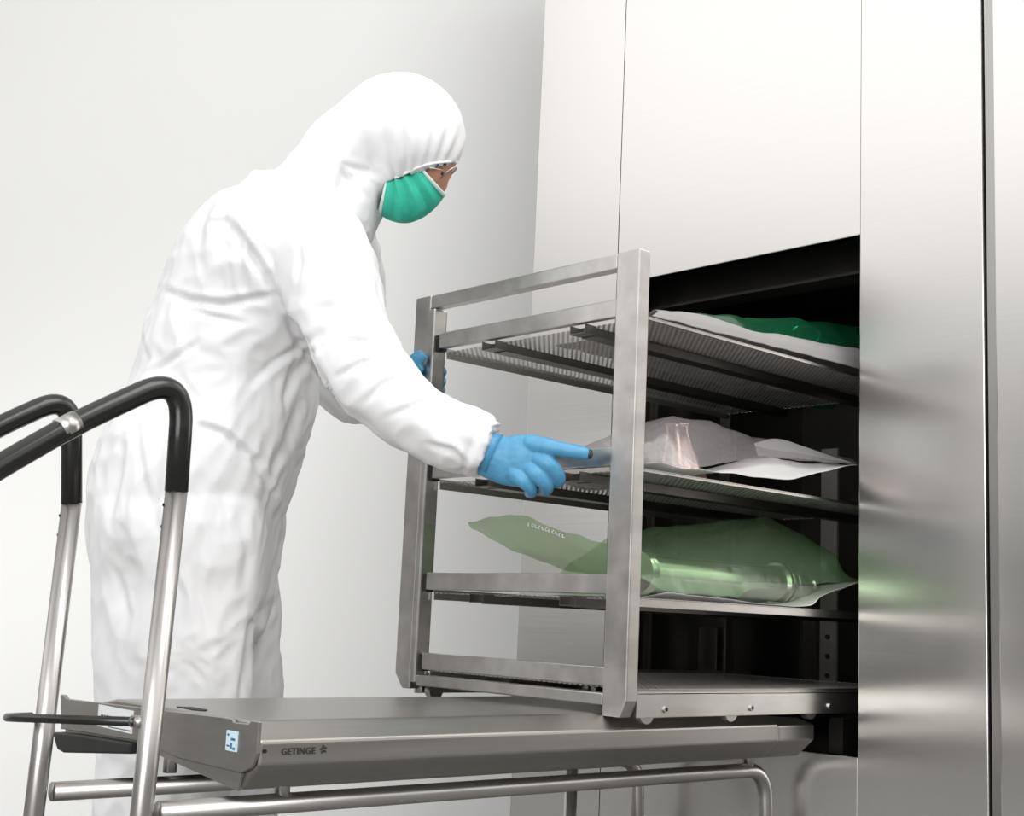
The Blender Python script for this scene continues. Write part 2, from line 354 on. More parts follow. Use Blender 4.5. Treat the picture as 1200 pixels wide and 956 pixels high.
# frame tubes
def upright_and_handle(X, arm, ztop, silver):
    base = Vector((X-.003, TY-.018, .08)); top = Vector((X, TY+.0, silver))
    post = obj('handle_post', tube(bmesh.new(), [base, top], R1, 24), M['tube'], tr, smooth=True)
    pts = fillet([Vector((X, TY, silver))]+arm, .068, 14)
    obj('grip', tube(bmesh.new(), pts, R1+.0008, 24), M['black'], post, smooth=True)
    for z in (silver-.018, silver-.045):
        obj('rivet', tube(bmesh.new(), [(X-.004, TY-R1-.0006, z), (X-.004, TY-R1+.001, z)], .0022, 8), M['hole'], post)
upright_and_handle(NX, [at(216, 437, 'x', NX), at(84, 498, 'x', NX), at(-3, 548, 'x', NX), Vector((NX, .47, .745))], .98, .838)
upright_and_handle(FX, [at(84, 461, 'x', FX), at(0, 499, 'x', FX), at(-40, 521, 'x', FX), Vector((FX, .47, .78))], .98, .832)
obj('joint_sleeve', tube(bmesh.new(), [at(90, 494.8, 'x', NX), at(70, 505, 'x', NX)], R1+.0013, 24), M['tube'], tr, smooth=True)
obj('grip_crossbar', tube(bmesh.new(), fillet([(NX, .4705, .7455), (NX, .44, .73), (FX, .44, .76), (FX, .4705, .7805)], .03), R1+.0006, 20), M['black'], tr, smooth=True)
obj('frame_tube', tube(bmesh.new(), fillet([(NX, TY+.012, .449), (NX, 2.062, .449), (NX, 2.078, .08)], .055, 10), .0132, 20), M['tube'], tr, smooth=True)
obj('frame_tube', tube(bmesh.new(), fillet([(FX, TY+.012, .437), (FX, 2.045, .437), (FX, 2.062, .08)], .055, 10), .0132, 20), M['tube'], tr, smooth=True)
for X in (NX, FX):
    for y in (1.017, 2.01): obj('support_stub', tube(bmesh.new(), [(X, y, .455), (X, y, .502)], .010, 16), M['tube'], tr, smooth=True)
obj('rear_leg', tube(bmesh.new(), [(FX, 1.86, .437), (FX, 1.86, .08)], .012, 16), M['tube'], tr, smooth=True)
obj('mounting_bracket', prism(bmesh.new(), [(1.78, .50), (1.86, .50), (1.86, .47)], 'x', FX-.02, FX+.02), M['dock'], tr)
obj('release_lever', tube(bmesh.new(), fillet([(NX-.012, TY-.022, .5555), (-1.80, TY-.060, .538), (-1.838, TY-.050, .535), (-1.845, TY-.01, .535)], .02, 6), [.0055]*2+[.0055]*0 if False else .0058, 14), M['black'], tr, smooth=True)
obj('lever_ferrule', tube(bmesh.new(), [(NX-.004, TY-.014, .5555), (NX-.020, TY-.0224, .5553)], .0075, 14), M['tube'], tr, smooth=True)
for X, y in ((NX-.003, TY-.018), (FX-.003, TY-.018), (NX, 2.078), (FX, 2.062)):
    c_ = obj('caster', tube(bmesh.new(), [(X-.014, y, .04), (X+.014, y, .04)], .0398, 24), M['black'], tr)
    obj('caster_fork', B((X-.02, X-.016, y-.012, y+.012, .035, .085), (X+.016, X+.02, y-.012, y+.012, .035, .085), (X-.02, X+.02, y-.012, y+.012, .0805, .088)), M['tube'], c_)

# ------------------------------------------------------------------ instrument rack (sterilizing shelves)
rk = thing('sterilizing_rack', 'open steel rack with four perforated shelves rolling into the chamber', 'rack', (-1.68, 1.57, .548))
YF = 1.555; RX0, RX1 = -1.971, -1.399; YB = 2.46
def post(x0, x1, sx):   # sx +1: outer edge at x1
    c = .016
    pts = [(x0, 1.298), (x1, 1.298)]
    if sx > 0: pts += [(x1, .583), (x1-.013, .557), (x0, .557)]
    else: pts += [(x1, .566), (x0+.022, .566), (x0, .592)]
    return obj('front_post', prism(bmesh.new(), pts, 'y', YF, YF+.026), M['steel'], rk, bevel=.0022)
post(-1.449, RX1, 1); post(RX0, -1.927, -1)
obj('grip_strip', B(-1.9268, -1.910, YF-.003, YF+.030, .578, 1.270), M['steel'], rk, bevel=.003)
obj('top_rail', B(-1.9265, -1.4495, YF+.001, YF+.024, 1.272, 1.297), M['steel'], rk, bevel=.002)
obj('bottom_rail', B(-1.9095, -1.4495, YF+.001, YF+.024, .573, .592), M['steel'], rk, bevel=.002)
for x0 in (-1.430, -1.945):
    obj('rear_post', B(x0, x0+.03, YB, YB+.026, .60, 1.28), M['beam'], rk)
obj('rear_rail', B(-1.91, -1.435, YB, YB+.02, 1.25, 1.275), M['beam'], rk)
for x0, x1 in ((-1.432, -1.399), (-1.945, -1.915)):
    sb = obj('side_beam', B((x1-.004 if x0 > -1.6 else x0, x1 if x0 > -1.6 else x0+.004, YF+.0265, 2.44, .557, .5955), (x0, x1, YF+.0265, 2.44, .592, .5957)), M['steel'], rk, bevel=.001)
    for y in (1.647, 1.869, 2.10):
        b_ = obj('axle_bolt', tube(bmesh.new(), [(x1-.001, y, .5695), (x1+.003, y, .5695)], .0055, 14), M['tube'], sb, smooth=False)
        obj('bolt_socket', tube(bmesh.new(), [(x1+.0031, y, .5695), (x1+.0035, y, .5695)], .0030, 10), M['hole'], b_)
    for y in (1.617, 1.83, 2.06, 2.3):
        obj('wheel', tube(bmesh.new(), [(x0+.008, y, .563), (x0+.022, y, .563)], .0165, 24), M['tube'], rk, smooth=False)
for lev, (zt, zr0, zr1) in enumerate(((1.190, 1.1935, 1.222), (.943, .949, .979), (.740, .7455, .776), (.600, .603, .632))):
    xa, xb = -1.905, -1.402
    ty0 = YF+.028
    t = obj('shelf', B(xa, xb, ty0, 2.44, zt-.0012, zt), M['perf'], rk)
    obj('shelf_lip', B(xb-.002, xb, ty0, 2.44, zt-(.004, .004, .013, .004)[lev], zt+.001), M['tray'], t)
    obj('shelf_lip', B(xa, xa+.002, ty0, 2.44, zt-.013, zt+.006), M['tray'], t)
    fr = obj('front_rail', prism(bmesh.new(), [(-1.900, zr0-.001), (-1.4495, zr0-.001), (-1.4495, zr1), (-1.900, zr1)], 'y', YF+.004, YF+.018), M['steel'], t, bevel=.002)
    obj('rail_hook', B((-1.909, -1.9005, YF+.006, YF+.024, zr0-.004, zr1-.003),), M['hole'], t)
    if lev < 3:
        for xm in (-1.757, -1.535):
            obj('support_channel', B((xm-.016, xm+.016, ty0+.001, 2.44, zt-.0175, zt-.0030),), M['beam'], t)
            obj('channel_bracket', B((xm-.018, xm-.0165, YF+.002, ty0, zt-.016, zt-.001), (xm+.0165, xm+.018, YF+.002, ty0, zt-.016, zt-.001), (xm-.0165, xm+.0165, YF+.002, ty0, zt-.016, zt-.0145), (xm-.0165, xm+.0165, ty0-.003, ty0, zt-.0145, zt-.001)), M['beam'], t)

# ------------------------------------------------------------------ pouches and instruments
def lerp(pts, s):
    s = max(0, min(1, s)); n = len(pts)-1; i = min(int(s*n), n-1); f = s*n-i
    f = f*f*(3-2*f)*.5+f*.5
    return Vector(pts[i])*(1-f)+Vector(pts[i+1])*f
def lin(P, k=8):
    return [np.array(a)*(1-t)+np.array(b)*t for a, b in zip(P, P[1:]) for t in np.linspace(0, 1, k, endpoint=False)]+[np.array(P[-1])]
def surf(rows, wob=.002, seed=0, sharp=False):
    """surface through rows of control points (u along rows, v along columns)"""
    R = [[np.array(p) for p in r] for r in rows]
    cols = [(lin if sharp else catmull)([r[j] for r in R], 8) for j in range(len(R[0]))]
    full = [catmull([c[i] for c in cols], 8) for i in range(len(cols[0]))]
    bm = bmesh.new(); V = []
    for i, r in enumerate(full):
        V.append([bm.verts.new(Vector(p)+Vector((0, 0, 1))*wob*noise.noise(Vector((p[0]*22+seed, p[1]*22, p[2]*10)))) for p in r])
    for a, b in zip(V, V[1:]):
        for j in range(len(a)-1): bm.faces.new([a[j], a[j+1], b[j+1], b[j]])
    return bm
def sheet(name, bm, m, parent, th=.0006):
    o = obj(name, bm, m, parent, smooth=True)
    if th > .0005: s = o.modifiers.new('thickness', 'SOLIDIFY'); s.thickness = th; s.offset = 0
    return o

# lower shelf: green pouch with a long steel cylinder, front flap lifted over the rail
P3 = thing('sterilization_pouch', 'long green film pouch on the third shelf, flap lifted at its front end', 'pouch', (-1.6, 1.9, .741))
zb = .7425
rows = [[(-1.415, 1.66, .752), (-1.48, 1.66, .744), (-1.60, 1.66, .744), (-1.72, 1.68, .744)],
        [(-1.412, 1.78, .750), (-1.48, 1.78, .7435), (-1.60, 1.78, .744), (-1.72, 1.78, .744)],
        [(-1.412, 1.92, .744), (-1.48, 1.92, .7435), (-1.60, 1.92, .744), (-1.72, 1.92, .744)],
        [(-1.412, 2.05, .746), (-1.48, 2.07, .747), (-1.60, 2.07, .744), (-1.72, 2.05, .744)],
        [tuple(at(965, 697, 'x', -1.40)), (-1.46, 2.16, .77), (-1.60, 2.16, .76), (-1.70, 2.15, .75)],
        [tuple(at(1004, 683, 'x', -1.41)), tuple(at(1007, 681, 'x', -1.45)), (-1.52, 2.27, .795), (-1.6, 2.27, .79)]]
sheet('paper_sheet', surf(rows, .002, 1), M['paper'], P3)
def ridge(px, py, X): return tuple(at(px, py, 'x', X))
XT = -1.545
rows = [[(-1.418, 1.655, .7535), ridge(740, 665, -1.45), ridge(728, 628, XT), (-1.63, 1.66, .80), (-1.71, 1.68, .748)],
        [(-1.415, 1.72, .7535), ridge(765, 662, -1.45), ridge(765, 618, XT), (-1.63, 1.76, .83), (-1.715, 1.72, .747)],
        [(-1.415, 1.85, .7515), ridge(830, 660, -1.45), ridge(830, 613, XT), (-1.63, 1.90, .84), (-1.715, 1.85, .747)],
        [tuple(at(872, 692, 'x', -1.425)), ridge(880, 655, -1.45), ridge(897, 605, XT), (-1.63, 2.07, .85), (-1.715, 1.99, .747)],
        [tuple(at(915, 686, 'x', -1.43)), ridge(930, 665, -1.45), ridge(940, 626, XT), (-1.63, 2.14, .84), (-1.71, 2.10, .750)],
        [tuple(at(965, 683, 'x', -1.42)), ridge(972, 670, -1.45), ridge(978, 650, -1.50), (-1.58, 2.22, .81), (-1.66, 2.2, .77)],
        [tuple(at(1003, 682, 'x', -1.411)), tuple(at(1006, 680, 'x', -1.45)), (-1.49, 2.27, .80), (-1.54, 2.27, .80), (-1.6, 2.27, .795)]]
sheet('film', surf(rows, .006, 5, True), M['greenfilm'], P3, .0004)
FY = 1.605
rows = [[tuple(at(548, 614, 'y', FY)), tuple(at(575, 606, 'y', FY)), tuple(at(607, 603, 'y', FY)), tuple(at(655, 618, 'y', FY)), tuple(at(712, 640, 'y', FY)), tuple(at(735, 648, 'y', FY))],
        [tuple(at(549, 616, 'y', FY+.02)), tuple(at(580, 618, 'y', FY+.02)), tuple(at(615, 620, 'y', FY+.02)), tuple(at(660, 635, 'y', FY+.02)), tuple(at(714, 652, 'y', FY+.02)), tuple(at(738, 660, 'y', FY+.02))],
        [tuple(at(551, 618, 'y', FY+.04)), tuple(at(585, 633, 'y', FY+.045)), tuple(at(622, 643, 'y', FY+.05)), tuple(at(668, 656, 'y', FY+.05)), tuple(at(716, 665, 'y', FY+.05)), tuple(at(741, 672, 'y', FY+.05))],
        [tuple(at(554, 620, 'y', FY+.05)), tuple(at(600, 644, 'y', FY+.065)), tuple(at(640, 660, 'y', FY+.09)), tuple(at(672, 671, 'y', FY+.10)), tuple(at(718, 676, 'y', FY+.09)), tuple(at(743, 682, 'y', FY+.07))]]
fl = sheet('front_flap', surf(rows, .006, 3), M['flapfilm'], P3, .0004)
a, b = at(620, 607.5, 'y', FY), at(664, 622, 'y', FY)
bm = bmesh.new(); rx = random.Random(5)   # small printed band near the flap's edge
for i in range(11):
    p = a.lerp(b, i/11)+Vector((0, .004, -.008+.0015*math.sin(i*.3))); h = .006
    box(bm, p.x, p.x+.0018, p.y-.006, p.y-.0055, p.z-h, p.z)
    if i % 2: box(bm, p.x, p.x+.006, p.y-.006, p.y-.0055, p.z-.0015, p.z)
    if i % 3: box(bm, p.x, p.x+.006, p.y-.006, p.y-.0055, p.z-h, p.z-h+.0015)
obj('printed_band', bm, M['white'], fl)
# the steel cylinder
cy = thing('surgical_cylinder', 'polished steel cylinder instrument with flanged end inside the lower green pouch', 'instrument', (-1.52, 1.9, .745))
cz, cx = .787, -1.515
def lathe(name, prof, parent, m, n=32):
    """profile rows (y, r) around the axis parallel to Y"""
    bm = bmesh.new(); rings = [[bm.verts.new((cx+r*math.cos(2*math.pi*j/n), y, cz+r*math.sin(2*math.pi*j/n))) for j in range(n)] for y, r in prof]
    for A, Bq in zip(rings, rings[1:]):
        for j in range(n): bm.faces.new([A[j], A[(j+1) % n], Bq[(j+1) % n], Bq[j]])
    bm.faces.new(rings[0]); bm.faces.new(rings[-1][::-1])
    o = obj(name, bm, m, parent, smooth=True, bevel=0); e_ = o.modifiers.new('es', 'EDGE_SPLIT'); e_.split_angle = .7
    return o
lathe('barrel', [(1.72, .034), (2.09, .034)], cy, M['instrument'])
lathe('end_cap', [(1.700, .012), (1.701, .036), (1.706, .0395), (1.716, .0395), (1.7195, .036)], cy, M['instrument'])
lathe('flange', [(2.0902, .039), (2.098, .039), (2.099, .035), (2.106, .035), (2.107, .039), (2.115, .039), (2.1155, .030)], cy, M['instrument'])
lathe('bulb', [(2.1157, .028)]+[(2.152-.036*math.cos(t), max(.004, .034*math.sin(t))) for t in np.linspace(.5, 2.7, 12)], cy, M['instrument'])
lathe('knob', [(2.186, .008), (2.195, .012), (2.20, .017), (2.212, .017), (2.218, .010)], cy, M['instrument'])

# middle shelf: clear pouch with a spun metal cup
P2 = thing('sterilization_pouch', 'clear grey film pouch with white paper on the second shelf', 'pouch', (-1.6, 1.9, .9445))
rows = [[(-1.405, 1.60, .956), (-1.50, 1.60, .9455), (-1.72, 1.62, .9455)],
        [(-1.403, 1.70, .955), (-1.50, 1.70, .9455), (-1.72, 1.70, .9455)],
        [tuple(at(840, 552, 'x', -1.403)), (-1.50, 1.84, .965), (-1.72, 1.84, .9455)],
        [tuple(at(885, 558, 'x', -1.400)), tuple(at(888, 536, 'x', -1.50)), (-1.68, 2.02, .985)],
        [tuple(at(925, 560, 'x', -1.395)), tuple(at(930, 541, 'x', -1.50)), (-1.66, 2.15, 1.02)],
        [tuple(at(975, 550, 'x', -1.40)), tuple(at(970, 545, 'x', -1.48)), (-1.60, 2.25, 1.03)],
        [tuple(at(1003, 545, 'x', -1.40)), tuple(at(1003, 544, 'x', -1.46)), (-1.54, 2.32, 1.03)]]
sheet('paper_sheet', surf(rows, .004, 9), M['paper'], P2)
rows = [[(-1.44, 1.585, .957), ridge(706, 520, -1.50), ridge(700, 517, -1.58), (-1.68, 1.60, .96)],
        [(-1.42, 1.63, .957), ridge(738, 508, -1.47), ridge(735, 503, -1.56), (-1.71, 1.66, .95)],
        [(-1.415, 1.70, .957), ridge(778, 500, -1.46), ridge(784, 493, -1.54), (-1.71, 1.75, .95)],
        [tuple(at(820, 547, 'x', -1.412)), ridge(822, 510, -1.47), ridge(825, 497, -1.54), (-1.71, 1.85, .96)],
        [tuple(at(862, 540, 'x', -1.43)), ridge(866, 525, -1.48), ridge(880, 512, -1.55), (-1.68, 2.02, 1.03)],
        [tuple(at(925, 538, 'x', -1.44)), ridge(928, 531, -1.48), ridge(915, 517, -1.55), (-1.66, 2.12, 1.06)],
        [tuple(at(1003, 543, 'x', -1.41)), tuple(at(1003, 542, 'x', -1.46)), ridge(990, 537, -1.52), (-1.60, 2.27, 1.05)]]
sheet('film', surf(rows, .003, 12, True), M['greyfilm'], P2, .0004)
sheet('paper_flap', surf([[tuple(at(884, 519, 'x', -1.50)), tuple(at(886, 527, 'x', -1.49)), tuple(at(888, 534, 'x', -1.48))], [tuple(at(912, 514, 'x', -1.50)), tuple(at(918, 524, 'x', -1.49)), tuple(at(922, 536, 'x', -1.48))], [tuple(at(958, 529, 'x', -1.48)), tuple(at(960, 534, 'x', -1.475)), tuple(at(962, 540, 'x', -1.47))], [tuple(at(1002, 543.5, 'x', -1.45)), tuple(at(1002, 544, 'x', -1.45)), tuple(at(1002, 544.6, 'x', -1.45))]], .001, 4), M['shade_grey_paper'], P2)
cx_, cy_ = -1.50, at(801, 541, 'x', -1.50).y
fn = thing('spun_metal_cup', 'tapered warm-toned metal cup upside down under the clear film pouch', 'cup', (cx_, cy_, .949))
bm = bmesh.new(); n = 40; prof = [(.006, 1.047), (.019, 1.047), (.0205, 1.045), (.0205, 1.040), (.019, 1.036), (.025, 1.01), (.034, .98), (.042, .955), (.045, .950), (.043, .9495), (.038, .955), (.017, 1.03)]
rings = [[bm.verts.new((cx_+r*math.cos(2*math.pi*j/n), cy_-.02+.022*(1.047-z)/.1+r*math.sin(2*math.pi*j/n), z)) for j in range(n)] for r, z in prof]
for A, Bq in zip(rings, rings[1:]):
    for j in range(n): bm.faces.new([A[j], A[(j+1) % n], Bq[(j+1) % n], Bq[j]])
bm.faces.new(rings[0])
o = obj('cup_wall', bm, M['funnel'], fn, smooth=True)
bm = bmesh.new(); tube(bm, [(cx_+.0212*math.cos(t), cy_-.02+.0212*math.sin(t), 1.0462) for t in np.linspace(0, 2*math.pi, 33)], .0016, 8)
obj('rim', bm, M['instrument'], fn, smooth=True)

# top shelf: deep green pouch, curled paper
P1 = thing('sterilization_pouch', 'deep green film pouch with curled paper toned down for shade on the top shelf', 'pouch', (-1.6, 1.95, 1.1915))
pe = [(764, 364, 372), (800, 366, 381), (840, 375, 391), (880, 388, 401), (912, 392, 409), (955, 401, 420), (1007, 410, 434)]
rows = []
for px, yu, yl in pe:
    a = at(px, yl-1.5, 'x', -1.4035); a.z = max(a.z, 1.1925); b = at(px, yu, 'x', -1.45)
    rows.append([tuple(a), tuple((a+b)/2+Vector((.012, 0, .002))), tuple(b), (-1.50, b.y+.02, b.z-.012), (-1.56, b.y+.02, 1.193), (-1.70, b.y+.02, 1.193)])
for i in range(len(rows)): rows[i] = rows[i]
rows.append([(p[0], p[1]+.12, p[2]) for p in rows[-1]])
sheet('paper_sheet', surf(rows, .003, 15), M['shade_grey_paper'], P1)
fe = [(815, 368, 374), (850, 371, 384), (890, 373, 391), (930, 374, 394), (970, 379, 402), (1010, 386, 408)]
rows = []
for px, yu, yl in fe:
    a = at(px, yl+3, 'x', -1.462); b = at(px, yu, 'x', -1.53)
    rows.append([tuple(a), tuple((a+b)/2+Vector((.008, 0, .004))), tuple(b), (-1.60, b.y+.03, b.z-.01), (-1.70, b.y+.03, 1.196)])
rows.append([(p[0], p[1]+.12, p[2]-.01 if p[2] > 1.21 else p[2]) for p in rows[-1]])
sheet('film', surf(rows, .006, 18), M['darkgreenfilm'], P1, .0004)
ins = thing('ring_clamp', 'curved steel ring instrument glinting inside the top green pouch', 'instrument', (-1.50, 2.15, 1.20))
c = at(945, 392, 'x', -1.53)
bm = bmesh.new(); tube(bm, [c+Vector((.012*math.sin(t), .045*math.cos(t), .016*math.sin(t)+.000)) for t in np.linspace(0, 2*math.pi, 25)], .004, 10)
obj('ring', bm, M['instrument'], ins, smooth=True)
obj('shank', tube(bmesh.new(), [c+Vector((0, .045, 0)), c+Vector((0, .10, .004)), c+Vector((-.01, .18, -.012))], .004, 10, 6), M['instrument'], ins, smooth=True)
obj('jaw', tube(bmesh.new(), [c+Vector((0, -.045, 0)), c+Vector((0.004, -.07, -.012)), c+Vector((0, -.10, -.018))], [.004, .006, .003], 10, 6), M['instrument'], ins, smooth=True)

# ------------------------------------------------------------------ the person
SD = CF.copy()                     # direction away from the viewer's side of the body
def L(bm, rows, n=28, k=6, sc=1.0):
    """limb or trunk: rows (px, py, distance, radius_px across, depth radius m)"""
    pts = [at(r[0], r[1], 'd', r[2]) for r in rows]
    rad = [(r[3]*r[2]/F*sc, r[4]*sc) for r in rows]
    return tube(bm, pts, rad, n, k, side=SD)
def E3(bm, px, py, d, rx, ry, rz, rot=0.0):
    a = math.radians(rot); ex = CR*math.cos(a)+CU*math.sin(a); ey = -CR*math.sin(a)+CU*math.cos(a)
    return ball(bm, at(px, py, 'd', d), [ex*(rx*d/F), ey*(ry*d/F), CF*rz])
DB = 2.43
person = thing('person', 'person in white hooded coverall, green mask and blue gloves reaching into the rack', 'person',
               tuple(Vector((at(215, 560, 'd', DB).x, at(215, 560, 'd', DB).y, 0.0))))
trunk = [(346, 212, 2.43, 48, .12), (342, 244, 2.43, 70, .180), (326, 285, 2.43, 94, .20), (306, 330, 2.43, 104, .19), (288, 375, 2.43, 103, .175), (270, 420, 2.43, 106, .168),
         (262, 460, 2.43, 108, .172), (252, 500, 2.43, 108, .185), (236, 540, 2.43, 114, .195), (222, 580, 2.43, 113, .195), (220, 620, 2.43, 112, .19), (221, 665, 2.43, 105, .165), (222, 715, 2.43, 94, .13), (222, 760, 2.43, 74, .07)]
legn = [(224, 550, 2.40, 66, .06), (212, 600, 2.33, 100, .10), (208, 680, 2.33, 97, .10), (205, 760, 2.33, 93, .10), (200, 850, 2.33, 86, .09), (185, 960, 2.33, 74, .085), (180, 1080, 2.33, 60, .075), (180, 1175, 2.31, 50, .06)]
legf = [(232, 550, 2.47, 60, .06), (235, 600, 2.53, 96, .10), (243, 680, 2.53, 84, .10), (255, 760, 2.53, 74, .095), (265, 850, 2.53, 66, .09), (262, 960, 2.53, 60, .08), (255, 1060, 2.53, 54, .07), (250, 1130, 2.53, 46, .06)]
armn = [(352, 262, 2.33, 52, .085), (378, 300, 2.29, 58, .085), (392, 345, 2.26, 56, .080), (408, 395, 2.235, 53, .075), (430, 435, 2.215, 49, .070), (462, 470, 2.20, 44, .064), (505, 500, 2.19, 40, .058), (545, 517, 2.185, 41, .056), (574, 528, 2.18, 37, .050)]
armf = [(385, 255, 2.60, 48, .075), (402, 330, 2.66, 48, .070), (403, 410, 2.68, 45, .065), (408, 446, 2.68, 44, .062), (434, 462, 2.66, 37, .056), (458, 452, 2.60, 30, .045), (476, 440, 2.555, 24, .036)]
bm = bmesh.new()
L(bm, trunk, 36); L(bm, legn); L(bm, legf); L(bm, armn); L(bm, armf)
# shoulders, hood and collar
E3(bm, 345, 262, 2.36, 66, 50, .11, 20); E3(bm, 375, 250, 2.52, 55, 45, .10, 20)
E3(bm, 470, 158, 2.42, 75, 72, .120, -12); E3(bm, 449, 160, 2.42, 61, 60, .118); E3(bm, 455, 205, 2.42, 24, 30, .088, 10)
L(bm, [(444, 158, 2.42, 54, .112), (414, 178, 2.42, 51, .112), (392, 204, 2.42, 47, .12), (372, 228, 2.42, 50, .135), (350, 255, 2.42, 62, .15)], 30)
L(bm, [(436, 205, 2.42, 26, .08), (420, 235, 2.42, 30, .10), (400, 262, 2.42, 40, .12)])
E3(bm, 433, 250, 2.43, 15, 15, .06)
suit = remeshed(bm, .0052, 8)
N = len(suit.vertices); co = np.empty(N*3); suit.vertices.foreach_get('co', co); co = co.reshape(-1, 3)
nr = np.empty(N*3); suit.vertices.foreach_get('normal', nr); nr = nr.reshape(-1, 3)
crn, cun, cfn, eye = (np.array(v) for v in (CR, CU, CF, EYE))
def proj(co):
    q = co-eye; d = q@cfn
    return 600+F*(q@crn)/d, 478-F*(q@cun)/d, d
X, Y, D = proj(co)
disp = np.zeros(N)
def nz3(P, s): return np.array([noise.noise(Vector(p*s)) for p in P])
# soft cloth swell, then sharp ridged creases
A = nz3(co+np.array([3.1, 0, 0]), 7.0); Bn = nz3(co*np.array([1, 1, .55])+np.array([0, 5, A.mean()]), 15.0); Cn = nz3(co*np.array([1.2, 1.2, .6])+A[:, None]*.06, 26.0)
disp += .006*A + .0055*(.5-np.abs(Bn)*1.7) + .0032*(.5-np.abs(Cn)*1.8)
hood_w = np.clip((X-400)/30, 0, 1)*np.clip((265-Y)/20, 0, 1)
disp *= (1-.75*hood_w)
def crease(pts, amp, wid, side='near', lip=.5):
    """a fold: a valley with a raised lip beside it, along a line on the body"""
    global disp
    face = (nr@cfn) < .15
    best = np.full(N, 1e9); sg = np.zeros(N); tt = np.zeros(N); n = len(pts)-1
    for i, ((x0, y0), (x1, y1)) in enumerate(zip(pts, pts[1:])):
        dx, dy = x1-x0, y1-y0; l2 = dx*dx+dy*dy; t = np.clip(((X-x0)*dx+(Y-y0)*dy)/l2, 0, 1)
        d = np.hypot(X-x0-t*dx, Y-y0-t*dy); s = np.sign((X-x0)*dy-(Y-y0)*dx); m = d < best
        best[m] = d[m]; sg[m] = s[m]; tt[m] = ((i+t)/n)[m]
    taper = np.sin(np.clip(tt, 0.02, .98)*np.pi)**.5
    g_ = np.exp(-(best/wid)**2); h_ = np.exp(-((best-wid*1.5)/wid)**2)
    disp += face*taper*(-amp*.75*g_+amp*.6*lip*h_*(sg > 0))
for pts, amp, wid in (
    ([(192, 340), (222, 352), (262, 357), (300, 350), (322, 346)], .012, 5), ([(262, 252), (285, 285), (312, 325), (330, 360)], .014, 6),
    ([(330, 360), (352, 398), (375, 440), (400, 478)], .016, 6), ([(245, 262), (262, 258), (268, 275)], .008, 4),
    ([(290, 255), (282, 300), (290, 345)], .006, 4), ([(222, 362), (255, 372), (290, 380)], .006, 4),
    ([(170, 440), (205, 420), (235, 400)], .008, 4), ([(375, 392), (330, 420), (295, 450)], .010, 5), ([(372, 405), (345, 440), (330, 475)], .009, 5),
    ([(165, 395), (172, 420), (160, 450)], .007, 4), ([(228, 497), (262, 508), (300, 540), (324, 590)], .013, 5), ([(350, 470), (335, 520), (318, 560)], .010, 5),
    ([(145, 510), (138, 560), (128, 620)], .010, 5), ([(160, 500), (168, 560), (180, 620)], .007, 5), ([(190, 520), (180, 580), (190, 650)], .005, 5),
    ([(325, 700), (298, 732), (290, 780), (280, 830)], .014, 6), ([(322, 590), (330, 640), (318, 690), (300, 728)], .010, 5), ([(280, 600), (290, 650), (285, 700)], .006, 5),
    ([(388, 262), (405, 300), (420, 345)], .006, 4), ([(350, 270), (352, 310), (345, 345)], .005, 4), ([(400, 400), (430, 400), (452, 392)], .008, 4),
    ([(398, 440), (425, 425), (462, 418)], .009, 4), ([(430, 470), (450, 450), (480, 440)], .007, 4), ([(452, 488), (500, 470), (525, 470)], .006, 4),
    ([(500, 520), (530, 528), (545, 545)], .009, 4), ([(520, 500), (530, 480), (528, 470)], .007, 4), ([(560, 505), (548, 535), (540, 560)], .008, 4),
    ([(405, 190), (402, 165), (408, 142)], .004, 4), ([(398, 198), (412, 215), (428, 232)], .010, 5), ([(396, 192), (418, 198), (450, 205)], .006, 4),
    ([(200, 660), (215, 700), (205, 760)], .005, 5), ([(130, 660), (150, 720), (140, 790)], .006, 5), ([(240, 620), (232, 690), (250, 760)], .005, 5)):
    crease(pts, amp, wid)
# gathers running from the elastic hood edge upward
ang = np.arctan2(Y-275, X-485); rr = np.hypot(X-492, Y-205)
gw = hood_w*np.exp(-((rr-30)/34)**2)*(Y < 215)
disp += gw*.0030*np.sin(ang*40+2.0*np.sin(ang*5)+(D-2.42)*18)
# elastic cuff
cw = np.exp(-((X-582)/7)**2)*(Y > 470)*(Y < 580); disp += -cw*.004+cw*.002*np.sin(Y*.8)
co = co+nr*disp[:, None]
# hood opening: trim to the elastic line and hollow the inside
X, Y, D = proj(co)
n2 = np.array([.243, .970]); dd = (X-535)*n2[0]+(Y-192)*n2[1]
inside = (dd > 0) & (X > 452) & (Y < 262) & (D < 2.6)
hol = np.clip(1-np.hypot((X-493)/46, (D-2.42)/.095), 0, 1)
sh = (dd+np.minimum(hol*40, 22))*D/F
dirw = -(crn*n2[0]-cun*n2[1])
co[inside] += (dirw[None, :]*sh[:, None])[inside]
suit.vertices.foreach_set('co', co.reshape(-1)); suit.update()
cover = from_mesh('coverall', suit, M['suit'], person)
from mathutils.bvhtree import BVHTree
bvh = BVHTree.FromPolygons([Vector(c_) for c_ in co], [tuple(p.vertices) for p in suit.polygons])
def hit(px, py, back=False):
    d = (at(px, py, 'd', 1)-EYE)
    if back:
        h = bvh.ray_cast(EYE+d*2.75, -d)
    else: h = bvh.ray_cast(EYE+d*2.0, d)
    return h[0] if h[0] is not None else at(px, py, 'd', 2.42)
el = [hit(*q) for q in ((462, 209), (495, 194.5), (520, 190))]+[at(536, 190, 'd', 2.42)]
el += [at(q.x, q.y, 'd', 2.42+(2.42-q.z)) for q in (Vector((525, 190, 2.36)), Vector((505, 194, 2.335)), Vector((478, 201, 2.325)))]
obj('hood_elastic', tube(bmesh.new(), el, .0024, 10, 4), M['suit'], cover, smooth=True)

